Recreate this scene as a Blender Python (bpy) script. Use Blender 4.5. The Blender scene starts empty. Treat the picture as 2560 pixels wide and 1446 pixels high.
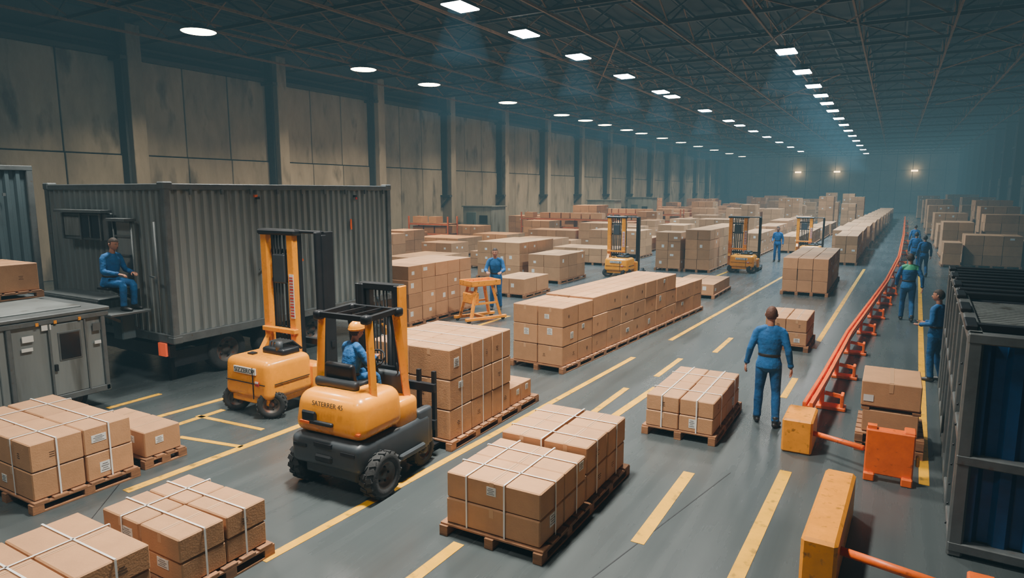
import bpy, bmesh, math, random
from mathutils import Vector, Matrix, Euler
R=random.Random(7)
C=bpy.context.scene.collection

# ------------------------------------------------------------------ materials
def newmat(name):
    m=bpy.data.materials.new(name);m.use_nodes=True
    nt=m.node_tree;nt.nodes.clear()
    o=nt.nodes.new('ShaderNodeOutputMaterial');p=nt.nodes.new('ShaderNodeBsdfPrincipled')
    nt.links.new(p.outputs[0],o.inputs[0])
    return m,nt,p
def mat(name,col,rough=.5,metal=0.,var=.15,scale=4.,bump=0.,bscale=60.,island=0.,dirt=None,coat=0.,stretch=(1,1,1)):
    m,nt,p=newmat(name);N=nt.nodes.new;L=nt.links.new
    p.inputs['Metallic'].default_value=metal
    if coat: p.inputs['Coat Weight'].default_value=coat
    tc=N('ShaderNodeTexCoord');mp=N('ShaderNodeMapping');mp.inputs['Scale'].default_value=stretch
    L(tc.outputs['Object'],mp.inputs[0])
    n=N('ShaderNodeTexNoise');n.inputs['Scale'].default_value=scale;n.inputs['Detail'].default_value=6;n.inputs['Roughness'].default_value=.65
    L(mp.outputs[0],n.inputs['Vector'])
    mr=N('ShaderNodeMapRange');mr.inputs[1].default_value=.3;mr.inputs[2].default_value=.7
    mr.inputs[3].default_value=1-var;mr.inputs[4].default_value=1+var
    L(n.outputs[0],mr.inputs[0])
    fac=mr.outputs[0]
    if island:
        g=N('ShaderNodeNewGeometry');r=N('ShaderNodeMapRange');r.inputs[3].default_value=1-island;r.inputs[4].default_value=1+island*.6
        L(g.outputs['Random Per Island'],r.inputs[0])
        mu=N('ShaderNodeMath');mu.operation='MULTIPLY';L(fac,mu.inputs[0]);L(r.outputs[0],mu.inputs[1]);fac=mu.outputs[0]
    vm=N('ShaderNodeVectorMath');vm.operation='SCALE';vm.inputs[0].default_value=col[:3];L(fac,vm.inputs['Scale'])
    out=vm.outputs[0]
    if dirt:
        mx=N('ShaderNodeMix');mx.data_type='RGBA';n2=N('ShaderNodeTexNoise');n2.inputs['Scale'].default_value=scale*2.3;n2.inputs['Detail'].default_value=8
        L(mp.outputs[0],n2.inputs['Vector'])
        m2=N('ShaderNodeMapRange');m2.inputs[1].default_value=dirt[3];m2.inputs[2].default_value=dirt[3]+.14
        L(n2.outputs[0],m2.inputs[0]);L(m2.outputs[0],mx.inputs[0]);L(out,mx.inputs[6]);mx.inputs[7].default_value=(*dirt[:3],1);out=mx.outputs[2]
    L(out,p.inputs['Base Color'])
    rr=N('ShaderNodeMapRange');rr.inputs[3].default_value=max(.03,rough-.08);rr.inputs[4].default_value=min(1,rough+.08);L(n.outputs[0],rr.inputs[0]);L(rr.outputs[0],p.inputs['Roughness'])
    if bump:
        nb=N('ShaderNodeTexNoise');nb.inputs['Scale'].default_value=bscale;nb.inputs['Detail'].default_value=4;L(mp.outputs[0],nb.inputs['Vector'])
        b=N('ShaderNodeBump');b.inputs['Strength'].default_value=bump;b.inputs['Distance'].default_value=.02
        L(nb.outputs[0],b.inputs['Height']);L(b.outputs[0],p.inputs['Normal'])
    return m
def emis(name,col,s):
    m,nt,p=newmat(name);p.inputs['Base Color'].default_value=(*col,1);p.inputs['Emission Color'].default_value=(*col,1);p.inputs['Emission Strength'].default_value=s
    return m
M={}
M['card']=mat('cardboard',(.46,.235,.105),.75,var=.10,scale=3,island=.24,bump=.15,bscale=40)
M['cardn']=mat('cardboard_near',(.47,.240,.108),.72,var=.10,scale=5,island=.12,bump=.15,bscale=60)
M['seam']=mat('carton_flap_gap',(.10,.05,.025),.8,var=.1)
M['tape']=mat('packing_tape',(.54,.31,.16),.35,var=.05)
M['print']=mat('carton_print',(.09,.045,.02),.8,var=.3,scale=60)
M['label']=mat('paper_label',(.68,.68,.64),.6,var=.06)
M['lprint']=mat('label_print',(.16,.16,.17),.7,var=.3,scale=80)
M['strap']=mat('white_strap',(.78,.76,.72),.35,var=.05)
M['wood']=mat('pallet_wood',(.30,.135,.055),.8,var=.3,scale=6,island=.3,bump=.3,stretch=(1,1,6))
M['yel']=mat('yellow_paint',(.90,.315,.0),.28,var=.08,scale=3,coat=.25,dirt=(.38,.14,.0,.66))
M['yelb']=mat('yellow_block_paint',(.84,.29,.0),.45,var=.14,scale=5,dirt=(.3,.11,.0,.58))
M['org']=mat('orange_paint',(.84,.125,.0),.42,var=.15,scale=6,dirt=(.25,.05,.01,.62))
M['orgr']=mat('rack_orange',(.42,.085,.015),.6,var=.2,scale=3)
M['dk']=mat('dark_grey_plastic',(.038,.046,.054),.45,var=.15)
M['blk']=mat('black_steel',(.014,.016,.020),.42,metal=.3,var=.2)
M['rub']=mat('tyre_rubber',(.018,.019,.020),.8,var=.3,scale=12,bump=.2)
M['rim']=mat('wheel_rim',(.11,.10,.09),.5,metal=.5,var=.3,dirt=(.16,.05,.02,.52))
M['glass']=mat('dark_glass',(.010,.012,.015),.12,var=.05)
M['cont']=mat('container_steel',(.205,.228,.225),.48,metal=.2,var=.24,scale=1.5,stretch=(1,1,.12),dirt=(.09,.09,.08,.58))
M['contd']=mat('container_steel_dark',(.085,.125,.142),.5,metal=.3,var=.22,scale=1.5,stretch=(1,1,.15),dirt=(.04,.04,.04,.6))
M['contf']=mat('container_frame',(.13,.145,.148),.45,metal=.4,var=.2,dirt=(.12,.07,.04,.64))
M['blue']=mat('blue_panel',(.006,.060,.19),.4,metal=.1,var=.2)
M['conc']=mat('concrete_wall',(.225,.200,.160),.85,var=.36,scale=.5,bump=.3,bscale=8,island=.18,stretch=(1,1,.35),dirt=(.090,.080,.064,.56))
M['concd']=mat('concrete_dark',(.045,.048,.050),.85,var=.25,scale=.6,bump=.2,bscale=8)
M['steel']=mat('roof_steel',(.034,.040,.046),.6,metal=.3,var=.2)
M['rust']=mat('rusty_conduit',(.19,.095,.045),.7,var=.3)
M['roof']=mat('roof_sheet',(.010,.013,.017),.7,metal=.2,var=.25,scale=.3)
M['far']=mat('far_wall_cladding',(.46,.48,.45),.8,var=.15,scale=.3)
M['line']=mat('yellow_floor_paint',(.74,.37,.0),.45,var=.2,scale=3,dirt=(.20,.12,.02,.58))
M['lamp']=emis('lamp_panel',(1,.98,.94),26)
M['lampw']=emis('lamp_panel_warm',(1,.80,.52),26)
M['warm']=emis('warm_bulb',(1,.65,.3),16)
M['red']=emis('red_marker',(1,.12,.03),.35)
M['cloth']=mat('blue_workwear',(.007,.098,.29),.85,var=.28,scale=7,bump=1.,bscale=12)
M['cloth2']=mat('blue_trousers',(.005,.072,.215),.85,var=.28,scale=7,bump=1.,bscale=10)
M['vest']=mat('green_collar',(.06,.42,.22),.7,var=.1)
M['skin']=mat('skin',(.40,.18,.11),.5,var=.06)
M['hair']=mat('dark_hair',(.030,.017,.011),.7,var=.4,scale=60,bump=.5)
M['hairr']=mat('reddish_hair',(.085,.028,.013),.7,var=.4,scale=60,bump=.5)
M['shoe']=mat('black_boot',(.016,.015,.015),.5,var=.2)
M['eye']=mat('eye',(.02,.015,.012),.2,var=0)
M['lip']=mat('lip',(.28,.09,.07),.5,var=0)
M['red2']=mat('red_paint',(.5,.03,.02),.5)
def floormat():
    m,nt,p=newmat('polished_concrete');N=nt.nodes.new;L=nt.links.new
    tc=N('ShaderNodeTexCoord')
    n1=N('ShaderNodeTexNoise');n1.inputs['Scale'].default_value=.45;n1.inputs['Detail'].default_value=7;L(tc.outputs['Object'],n1.inputs['Vector'])
    mp=N('ShaderNodeMapping');mp.inputs['Scale'].default_value=(2.5,.12,1);L(tc.outputs['Object'],mp.inputs[0])
    n3=N('ShaderNodeTexNoise');n3.inputs['Scale'].default_value=2;n3.inputs['Detail'].default_value=4;L(mp.outputs[0],n3.inputs['Vector'])
    a=N('ShaderNodeMath');a.operation='ADD';L(n1.outputs[0],a.inputs[0]);L(n3.outputs[0],a.inputs[1])
    d=N('ShaderNodeMath');d.operation='MULTIPLY';d.inputs[1].default_value=.5;L(a.outputs[0],d.inputs[0])
    cr=N('ShaderNodeValToRGB');e=cr.color_ramp.elements
    e[0].position=.32;e[0].color=(.044,.055,.058,1);e[1].position=.68;e[1].color=(.072,.086,.089,1)
    L(d.outputs[0],cr.inputs[0]);L(cr.outputs[0],p.inputs['Base Color'])
    r=N('ShaderNodeMapRange');r.inputs[1].default_value=.3;r.inputs[2].default_value=.7;r.inputs[3].default_value=.21;r.inputs[4].default_value=.33
    L(d.outputs[0],r.inputs[0]);L(r.outputs[0],p.inputs['Roughness'])
    return m
M['floor']=floormat()

# ------------------------------------------------------------------ builder
class B:
    def __init__(s):
        s.v=[];s.f=[];s.m=[];s.sm=[];s.mats=[];s.M=Matrix()
    def mi(s,k):
        if k not in s.mats:s.mats.append(k)
        return s.mats.index(k)
    def add(s,vs,fs,k,smooth=False,X=None):
        o=len(s.v);T=s.M if X is None else s.M@X
        s.v+= [tuple(T@Vector(p)) for p in vs]
        i=s.mi(k)
        for f in fs:
            s.f.append([o+j for j in f]);s.m.append(i);s.sm.append(smooth)
    def box(s,c,sz,k,b=0.,rot=None,taper=None):
        hx,hy,hz=[q/2 for q in sz]
        X=Matrix.Translation(c)
        if rot:X=X@Euler(rot).to_matrix().to_4x4()
        h=(hx,hy,hz)
        def tp(p):
            if taper and p[2]>0:return (p[0]*taper[0],p[1]*taper[1],p[2])
            return p
        if b<=0:
            vs=[tp((x*hx,y*hy,z*hz)) for x in(-1,1) for y in(-1,1) for z in(-1,1)]
            fs=[(0,1,3,2),(4,6,7,5),(0,4,5,1),(2,3,7,6),(0,2,6,4),(1,5,7,3)]
            s.add(vs,fs,k,False,X);return
        b=min(b,min(h)*.95)
        idx={};vs=[]
        S=[(x,y,z) for x in(-1,1) for y in(-1,1) for z in(-1,1)]
        for q in S:
            for a in range(3):
                idx[(q,a)]=len(vs)
                vs.append(tp(tuple(q[i]*(h[i] if i==a else h[i]-b) for i in range(3))))
        fs=[]
        for a in range(3):
            o=[i for i in range(3) if i!=a]
            for sg in(-1,1):
                r=[]
                for (u,w) in((-1,-1),(1,-1),(1,1),(-1,1)):
                    q=[0,0,0];q[a]=sg;q[o[0]]=u;q[o[1]]=w;r.append(idx[(tuple(q),a)])
                fs.append(r)
            for u in(-1,1):
                for w in(-1,1):
                    q1=[0,0,0];q1[a]=-1;q1[o[0]]=u;q1[o[1]]=w;q2=list(q1);q2[a]=1
                    q1=tuple(q1);q2=tuple(q2)
                    fs.append([idx[(q1,o[0])],idx[(q2,o[0])],idx[(q2,o[1])],idx[(q1,o[1])]])
        for q in S:fs.append([idx[(q,0)],idx[(q,1)],idx[(q,2)]])
        s.add(vs,fs,k,False,X)
    def rbox(s,c,sz,k,b=.1,seg=4,rot=None,shape=None):
        bm=bmesh.new();bmesh.ops.create_cube(bm,size=1)
        for v in bm.verts:
            v.co=Vector((v.co.x*sz[0],v.co.y*sz[1],v.co.z*sz[2]))
            if shape:v.co=Vector(shape(v.co))
        bmesh.ops.bevel(bm,geom=list(bm.edges),offset=b,segments=seg,profile=.5,affect='EDGES')
        bm.verts.index_update()
        X=Matrix.Translation(c)
        if rot:X=X@Euler(rot).to_matrix().to_4x4()
        s.add([v.co[:] for v in bm.verts],[[v.index for v in f.verts] for f in bm.faces],k,True,X);bm.free()
    def loft(s,pts,rad,k,side=(1,0,0),seg=12,smooth=True,cap=True):
        pts=[Vector(p) for p in pts];n=len(pts)
        rad=[(r,r) if not isinstance(r,(tuple,list)) else r for r in rad]
        side=Vector(side);vs=[];fs=[]
        def ring(c,t,a,b):
            u=side-t*side.dot(t)
            if u.length<1e-3:
                u=Vector((0,0,1)).cross(t)
                if u.length<1e-3:u=Vector((0,1,0))
            u.normalize();w=t.cross(u)
            for i in range(seg):
                an=2*math.pi*i/seg
                vs.append(tuple(c+u*(a*math.cos(an))+w*(b*math.sin(an))))
        T=[]
        for i in range(n):
            t=(pts[min(i+1,n-1)]-pts[max(i-1,0)]);t.normalize();T.append(t)
        L=[]
        if cap:
            a,b=rad[0];L.append((pts[0]-T[0]*min(a,b)*.45,T[0],a*.6,b*.6))
        for i in range(n):L.append((pts[i],T[i],*rad[i]))
        if cap:
            a,b=rad[-1];L.append((pts[-1]+T[-1]*min(a,b)*.45,T[-1],a*.6,b*.6))
        for q in L:ring(*q)
        m=len(L)
        for j in range(m-1):
            for i in range(seg):
                i2=(i+1)%seg;fs.append((j*seg+i,j*seg+i2,(j+1)*seg+i2,(j+1)*seg+i))
        fs.append(tuple(range(seg))[::-1]);fs.append(tuple((m-1)*seg+i for i in range(seg)))
        s.add(vs,fs,k,smooth)
    def cyl(s,p,q,r,k,seg=12,smooth=True):
        s.loft([p,q],[r,r],k,seg=seg,smooth=smooth,cap=False,side=(.31,.72,.1))
    def bar(s,p,q,w,h,k):
        p=Vector(p);q=Vector(q);d=q-p;L=d.length
        X=Matrix.Translation((p+q)/2)@d.to_track_quat('Y','Z').to_matrix().to_4x4()
        o=s.M;s.M=s.M@X;s.box((0,0,0),(w,L,h),k);s.M=o
    def lathe(s,prof,k,X=None,seg=28,smooth=True):
        vs=[];fs=[];n=len(prof)
        for i in range(seg):
            a=2*math.pi*i/seg
            for r,x in prof:vs.append((x,r*math.cos(a),r*math.sin(a)))
        for i in range(seg):
            j=(i+1)%seg
            for q in range(n-1):fs.append((i*n+q,j*n+q,j*n+q+1,i*n+q+1))
        s.add(vs,fs,k,smooth,X)
    def text(s,t,size,X,k):
        c=bpy.data.curves.new('t','FONT');c.body=t;c.size=size;c.align_x='CENTER';c.extrude=.002
        o=bpy.data.objects.new('t',c);C.objects.link(o)
        me=bpy.data.meshes.new_from_object(o.evaluated_get(bpy.context.evaluated_depsgraph_get()))
        s.add([v.co[:] for v in me.vertices],[list(p.vertices) for p in me.polygons],k,False,X)
        bpy.data.objects.remove(o);bpy.data.curves.remove(c)
    def mesh(s,name,recalc=True):
        me=bpy.data.meshes.new(name);me.from_pydata(s.v,[],s.f)
        for k in s.mats:me.materials.append(M[k])
        me.polygons.foreach_set('material_index',s.m);me.polygons.foreach_set('use_smooth',s.sm)
        if recalc:
            bm=bmesh.new();bm.from_mesh(me);bmesh.ops.recalc_face_normals(bm,faces=bm.faces);bm.to_mesh(me);bm.free()
        me.update();return me
    def obj(s,name,loc=(0,0,0),rz=0,sc=1):
        o=bpy.data.objects.new(name,s.mesh(name));C.objects.link(o);o.location=loc;o.rotation_euler=(0,0,rz);o.scale=(sc,)*3
        return o

# ------------------------------------------------------------------ room
XL,XR,YB,YF,ZC=-29.2,9.5,-6.,135.,10.9
b=B();b.box(((XL+XR)/2,(YB+YF)/2,-.1),(XR-XL+1,YF-YB+1,.2),'floor');b.obj('floor')
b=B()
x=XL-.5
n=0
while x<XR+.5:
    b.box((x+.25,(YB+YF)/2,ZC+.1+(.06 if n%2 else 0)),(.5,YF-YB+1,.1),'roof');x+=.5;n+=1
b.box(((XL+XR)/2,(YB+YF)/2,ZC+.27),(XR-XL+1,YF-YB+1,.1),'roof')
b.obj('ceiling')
b=B()
b.box((XL-.15,(YB+YF)/2,ZC/2),(.3,YF-YB,ZC),'concd')
P0=16.7;SP=7.72
ys=[P0+SP*i for i in range(-3,16)]
for y in ys:
    b.box((XL+.6,y+.3,5.2),(1.2,.62,10.4),'conc',.02)
    b.box((XL+.62,y-.06,6.9),(.5,.1,7.6),'steel')
    for zz in(3.2,9.0):
        b.box((XL+.75,y-.18,zz),(1.0,.3,.14),'steel')
    b.bar((XL+.2,y-.2,2.2),(XL+1.1,y-.2,3.1),.1,.1,'steel')
    y0=y+.62;w=(SP-.62)/3
    for i in range(3):
        for (z0,z1,dx) in((0,5.05,.42),(5.1,9.1,.36)):
            b.box((XL+dx/2,y0+w*(i+.5),(z0+z1)/2),(dx,w-.05,z1-z0),'conc',.02)
    b.box((XL+.3,y+SP/2,9.2),(.62,SP,.16),'concd')
    b.box((XL+.3,y+SP/2,9.6),(.3,SP,.12),'steel')
b.obj('wall_left')
b=B()
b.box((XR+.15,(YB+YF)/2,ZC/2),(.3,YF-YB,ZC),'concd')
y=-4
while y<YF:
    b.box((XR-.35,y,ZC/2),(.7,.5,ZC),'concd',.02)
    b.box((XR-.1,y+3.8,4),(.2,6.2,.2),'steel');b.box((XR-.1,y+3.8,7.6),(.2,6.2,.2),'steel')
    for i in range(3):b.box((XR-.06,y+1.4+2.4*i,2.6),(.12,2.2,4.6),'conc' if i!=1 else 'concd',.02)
    y+=7.7
b.obj('wall_right')
b=B()
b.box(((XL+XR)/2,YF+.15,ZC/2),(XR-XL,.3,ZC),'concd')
for i in range(16):
    w=(XR-XL)/16
    for z0,z1 in((0,3.6),(3.65,7.2),(7.25,ZC)):b.box((XL+w*(i+.5),YF-.05,(z0+z1)/2),(w-.08,.2,z1-z0),'far')
for xx in(-16.,-9.5,2.5):
    b.cyl((xx,YF-.15,7.0),(xx,YF-.8,7.2),.05,'steel',6);b.box((xx,YF-.8,7.1),(1.0,.4,.25),'warm')
b.obj('wall_far')
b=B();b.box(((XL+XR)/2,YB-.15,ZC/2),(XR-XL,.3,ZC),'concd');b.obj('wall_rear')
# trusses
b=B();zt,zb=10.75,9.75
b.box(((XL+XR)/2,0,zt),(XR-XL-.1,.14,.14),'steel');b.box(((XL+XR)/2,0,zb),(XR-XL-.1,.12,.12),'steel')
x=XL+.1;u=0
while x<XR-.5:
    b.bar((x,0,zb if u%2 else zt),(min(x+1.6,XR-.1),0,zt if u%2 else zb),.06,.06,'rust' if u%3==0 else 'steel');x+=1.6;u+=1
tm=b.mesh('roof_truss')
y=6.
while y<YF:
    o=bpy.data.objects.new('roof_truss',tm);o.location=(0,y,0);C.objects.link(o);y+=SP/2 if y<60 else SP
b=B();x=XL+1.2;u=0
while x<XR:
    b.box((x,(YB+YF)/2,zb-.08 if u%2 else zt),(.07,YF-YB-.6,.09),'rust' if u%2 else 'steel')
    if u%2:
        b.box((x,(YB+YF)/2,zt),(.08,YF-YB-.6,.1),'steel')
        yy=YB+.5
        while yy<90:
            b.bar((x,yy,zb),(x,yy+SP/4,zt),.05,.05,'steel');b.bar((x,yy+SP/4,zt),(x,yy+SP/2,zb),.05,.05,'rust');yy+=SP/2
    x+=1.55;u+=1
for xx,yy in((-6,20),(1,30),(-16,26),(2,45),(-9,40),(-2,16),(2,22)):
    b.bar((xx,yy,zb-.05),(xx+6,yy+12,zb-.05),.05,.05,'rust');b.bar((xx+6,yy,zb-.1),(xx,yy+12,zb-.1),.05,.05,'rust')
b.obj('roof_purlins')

# lamps
def lampmesh(k,rnd=False):
    b=B();X=Matrix.Rotation(math.radians(90),4,'Y')
    if rnd:
        b.lathe([(.0,-.26),(.14,-.26),(.20,-.18),(.58,-.02),(.66,.03),(.62,.035)],'dk',X,24)
        b.lathe([(.0,.045),(.58,.045),(.62,.02)],k,X,24)
    else:
        b.rbox((0,0,.09),(.84,1.25,.16),'dk',b=.06,seg=2,shape=lambda c:(c.x*(.7 if c.z>0 else 1),c.y*(.7 if c.z>0 else 1),c.z))
        b.rbox((0,0,-.0),(.76,1.15,.06),k,b=.025,seg=2)
    for s in(-.25,.25):b.cyl((0,s,.12),(0,s,1.495),.012,'rust',6)
    return b.mesh('high_bay_lamp')
lm=lampmesh('lamp');lw=lampmesh('lampw',True)
ZL=9.45
def lamp(x,y,warm=False,P=450,col=None,sp=125):
    o=bpy.data.objects.new('high_bay_lamp',lw if warm else lm);o.location=(x,y,ZL);C.objects.link(o)
    l=bpy.data.lights.new('lamp_light','AREA');l.shape='RECTANGLE';l.size=.8;l.size_y=1.2;l.energy=P
    l.color=col or ((1,.78,.50) if warm else (.74,.91,1.0));l.spread=math.radians(sp)
    q=bpy.data.objects.new('lamp_light',l);q.location=(0,0,-.08);C.objects.link(q);q.parent=o
for y in(16.5,25.4,30.7,39.4,47.7,52.3,56.6,62.2,66.5,73.5,81,89,98,108,118):lamp(-23,y,True,760)
for y in(18.7,23,28,33.8,40,42.3,50.7,58.8,63.4,70,78,87,97,108):lamp(-12.7,y,False,560,None,110)
for y in(31.4,37,42.2,46.5,50.7,55.5,61.5,67.5,74,81,89,98,108,119):lamp(-4.5,y,False,800,None,130)
for x,y,P,sp in((-12.7,13,620,110),(-12.7,7.5,440,110),(-4.5,19.5,860,110),(-4.5,13,760,100),(-4.5,6,860,100),(-4.5,0,220,110),(-12.7,1,200,110)):lamp(x,y,False,P,(1,.93,.82),sp)
b=B()
for xx in(-23,-12.7,-4.5):b.box((xx,(YB+YF)/2,ZL+.36),(.05,YF-YB-.6,.05),'rust')
b.obj('lighting_conduit')

# floor markings
b=B()
def ln(x0,y0,x1,y1,w=.11):
    b.bar((x0,y0,.002),(x1,y1,.002),w,.004,'line')
ln(-7.62,4.1,-7.55,6.9,.13);ln(-7.5,7.6,-7.3,12);ln(-5.0,3.9,-4.6,13.2)
ln(-3.6,3.0,-3.55,5.1,.13);ln(-3.6,9.3,-3.5,11.3,.13);ln(-3.72,12,-3.7,13.6);ln(-4.4,15.2,-3.8,30);ln(-3.95,9.5,-3.95,11)
ln(-3.2,14.5,-3.2,16.2);ln(-2.0,6.0,-2.0,7.95,.14);ln(-1.1,2,-.95,8.6,.14);ln(-1.42,11.8,-1.4,13.2);ln(-1.35,16,-1.0,34)
ln(.55,9,1.3,40);ln(-10.9,5.7,-10.9,6.6);ln(-9.8,5.8,-9.6,8.2);ln(-9.2,5.8,-9.2,6.6);ln(-9.3,6.2,-7.9,6.3,.08);ln(-8.7,5.5,-7.6,5.7,.08);ln(-6.9,14,-6.2,30);ln(-9.35,10,-9.3,16)
b.obj('floor_markings')
b=B();b.bar((-2.6,3,.001),(-1.55,8.2,.001),.012,.002,'blk');b.bar((-4.9,1,.001),(-9.5,5.9,.001),.01,.002,'blk');b.obj('floor_joint')

# ------------------------------------------------------------------ pallets + cartons
def pallet(b,x0,x1,y0,y1,z0=0,h=.13,over=.03):
    x0-=over;x1+=over;y0-=over;y1+=over;W=x1-x0;D=y1-y0
    nb=max(4,int(D/.19));
    for i in range(nb):
        b.box(((x0+x1)/2,y0+D*(i+.5)/nb,z0+h-.011),(W,D/nb*.78,.022),'wood',.003)
    ns=max(2,round(W/.6)+1)
    nk=max(3,round(D/.6)+1)
    for i in range(ns):
        xx=x0+.05+(W-.1)*i/(ns-1)
        b.box((xx,(y0+y1)/2,z0+.011),(.10,D,.022),'wood',.003)
        b.box((xx,(y0+y1)/2,z0+h-.031),(.10,D,.02),'wood',.003)
        for j in range(nk):
            b.box((xx,y0+.06+(D-.12)*j/(nk-1),z0+h/2-.008),(.10,.12,h-.055),'wood',.004)
def cartons(b,x0,x1,y0,y1,z0,z1,nx,ny,nz,near=False,lab=.35,jit=.006,bev=.007):
    k='cardn' if near else 'card'
    w=(x1-x0)/nx;d=(y1-y0)/ny;h=(z1-z0)/nz
    for l in range(nz):
        for i in range(nx):
            for j in range(ny):
                vis=(l==nz-1)or i==nx-1 or j==0 or i==0
                if not vis:continue
                cx=x0+w*(i+.5)+R.uniform(-jit,jit);cy=y0+d*(j+.5)+R.uniform(-jit,jit);cz=z0+h*(l+.5)
                sx,sy,sz=w-.016,d-.016,h-.007
                b.box((cx,cy,cz),(sx,sy,sz),k,bev,rot=(0,0,R.uniform(-.014,.014)) if near else None)
                if l==nz-1 and near:
                    b.box((cx,cy,cz+sz/2+.001),(.05,sy-.03,.002),'tape')
                    b.box((cx,cy,cz+sz/2+.0022),(.004,sy-.03,.001),'seam')
                if near and j==0:
                    b.box((cx,cy-sy/2-.001,cz+sz/2-.05),(.05,.002,.09),'tape')
                for face in(0,1):
                    if (face==0 and j!=0)or(face==1 and i!=nx-1):continue
                    if R.random()<lab:
                        lw_,lh=R.choice(((.10,.13),(.14,.09),(.09,.09)))
                        lw_*=min(1.2,w/.5);ox=R.uniform(-.28,.28);oz=R.uniform(-.15,.25)
                        if face==0:
                            c=(cx+ox*sx,cy-sy/2-.002,cz+oz*sz);b.box(c,(lw_,.003,lh),'label')
                            if near:
                                for q in range(4):b.box((c[0]-.005,c[1]-.002,c[2]+lh*(.3-.2*q)),(lw_*(.75 if q%2 else .5),.002,lh*.07),'lprint')
                        else:
                            c=(cx+sx/2+.002,cy+ox*sy,cz+oz*sz);b.box(c,(.003,lw_,lh),'label')
                            if near:
                                for q in range(4):b.box((c[0]+.002,c[1],c[2]+lh*(.3-.2*q)),(.002,lw_*(.75 if q%2 else .5),lh*.07),'lprint')
                    elif near and R.random()<.65:
                        ox=R.uniform(-.25,.25)
                        for q in range(3):
                            ww=R.uniform(.03,.09)
                            if face==0:b.box((cx+ox*sx,cy-sy/2-.001,cz-.03+.025*q),(ww,.002,.008),'print')
                            else:b.box((cx+sx/2+.001,cy+ox*sy,cz-.03+.025*q),(.002,ww,.008),'print')
def strap_x(b,x0,x1,y,z0,z1,w=.018):
    e=.006
    b.box(((x0+x1)/2,y,z1+e),(x1-x0+2*e,w,.004),'strap');b.box((x1+e,y,(z0+z1)/2),(.004,w,z1-z0),'strap');b.box((x0-e,y,(z0+z1)/2),(.004,w,z1-z0),'strap')
def strap_y(b,y0,y1,x,z0,z1,w=.018):
    e=.006
    b.box((x,(y0+y1)/2,z1+e),(w,y1-y0+2*e,.004),'strap');b.box((x,y0-e,(z0+z1)/2),(w,.004,z1-z0),'strap');b.box((x,y1+e,(z0+z1)/2),(w,.004,z1-z0),'strap')
def stack(x0,x1,y0,y1,h,nx,ny,nz,near=False,rz=0,z=0,sx=(),sy=(),lab=.35,pal=True):
    b=B();w=x1-x0;d=y1-y0
    ph=.13 if pal else 0
    if pal:pallet(b,0,w,0,d)
    cartons(b,0.01,w-.01,0.01,d-.01,ph,h,nx,ny,nz,near,lab,bev=.011 if near else .005 if y0<30 else 0)
    for q in sx:strap_x(b,.01,w-.01,q*d,ph,h)
    for q in sy:strap_y(b,.01,d-.01,q*w,ph,h)
    return b.obj('box_pallet',(x0,y0,z),rz)
stack(-9.75,-7.92,3.28,4.42,.78,2,2,2,True,sy=(.24,.78),sx=(.25,.75),lab=.6)
stack(-9.3,-8.03,4.60,5.12,.47,2,1,1,True,lab=1)
stack(-6.22,-5.03,3.10,4.02,.58,2,2,2,True,sx=(.27,.72),sy=(.28,),lab=.5)
stack(-6.35,-5.2,1.75,2.98,.58,1,2,2,True,sx=(.35,.75),sy=(.45,))
def big_d():
    b=B();pallet(b,0,1.13,0,2.34)
    cartons(b,.02,1.11,.02,1.12,.13,.68,1,2,2,True,.5,bev=.012)
    cartons(b,.02,1.11,1.13,2.32,.13,.75,2,2,2,True,.4,bev=.012)
    strap_y(b,.02,1.12,.28,.13,.68);strap_y(b,.02,1.12,.72,.13,.68)
    strap_x(b,.02,1.11,.35,.13,.68);strap_x(b,.02,1.11,.85,.13,.68)
    strap_x(b,.02,1.11,1.4,.13,.75);strap_x(b,.02,1.11,2.0,.13,.75);strap_y(b,1.13,2.32,.55,.13,.75)
    b.obj('box_pallet',(-3.8,5.18,0))
big_d()
stack(-2.95,-1.95,9.0,10.8,.60,2,2,2,True,sx=(.25,.75),sy=(.25,.75),lab=.3)
def big_g():
    b=B();pallet(b,0,1.45,0,2.5)
    cartons(b,.02,1.43,.02,1.68,.13,1.4,2,3,3,True,.15,bev=.012)
    cartons(b,.5,1.40,1.7,2.4,.13,.42,2,2,1,True,.6)
    for q in(.3,.85,1.4):strap_x(b,.02,1.43,q,.13,1.4,.012)
    b.obj('box_pallet',(-6.45,7.02,0))
big_g()
def big_f():
    b=B();pallet(b,0,1.2,0,8.4)
    cartons(b,.02,1.18,.02,1.3,.13,1.29,2,2,3,True,.4,bev=.012)
    cartons(b,.02,1.18,1.31,6.2,.13,1.33,2,7,3,True,.35,bev=.012)
    cartons(b,.02,1.18,6.25,8.38,.13,.95,2,3,2,True,.3)
    b.obj('box_pallet',(-6.55,11.35,0),math.radians(-4))
big_f()
stack(-2.35,-1.45,15.5,17,.72,2,2,2,True)
stack(-6.4,-4.95,21.9,24.4,.48,2,3,1)
stack(-3.2,-1.75,24.2,29.5,1.27,3,6,3,lab=.4)
stack(-12.2,-10.7,13.25,16.2,1.6,2,5,4,lab=.3)
stack(-11.6,-10.4,18.9,20.7,.64,2,2,1)
stack(-14.6,-12.6,22.5,25.5,1.52,3,4,3,lab=.5)
stack(-12.3,-10.9,22.6,25,1.1,2,3,2)
stack(-9.2,-8.05,28.9,30.3,1.72,2,2,4);stack(-7.9,-6.8,29,36,1.86,2,8,4)
for i in range(5):stack(-7.4,-6.2,38+i*5.2,43+i*5.2,1.25+.15*(i%3),2,5,3)
for i in range(4):stack(-5.7+.1*i,-4.6+.1*i,41+i*6,46.5+i*6,.95,2,6,2)
for i in range(10):stack(-2.9+.14*i,-1.35+.14*i,40.6+i*6,46.3+i*6,1.4,2,7,3)
stack(-2.4,-1.4,35.5,40.4,1.4,2,6,3)
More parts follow.
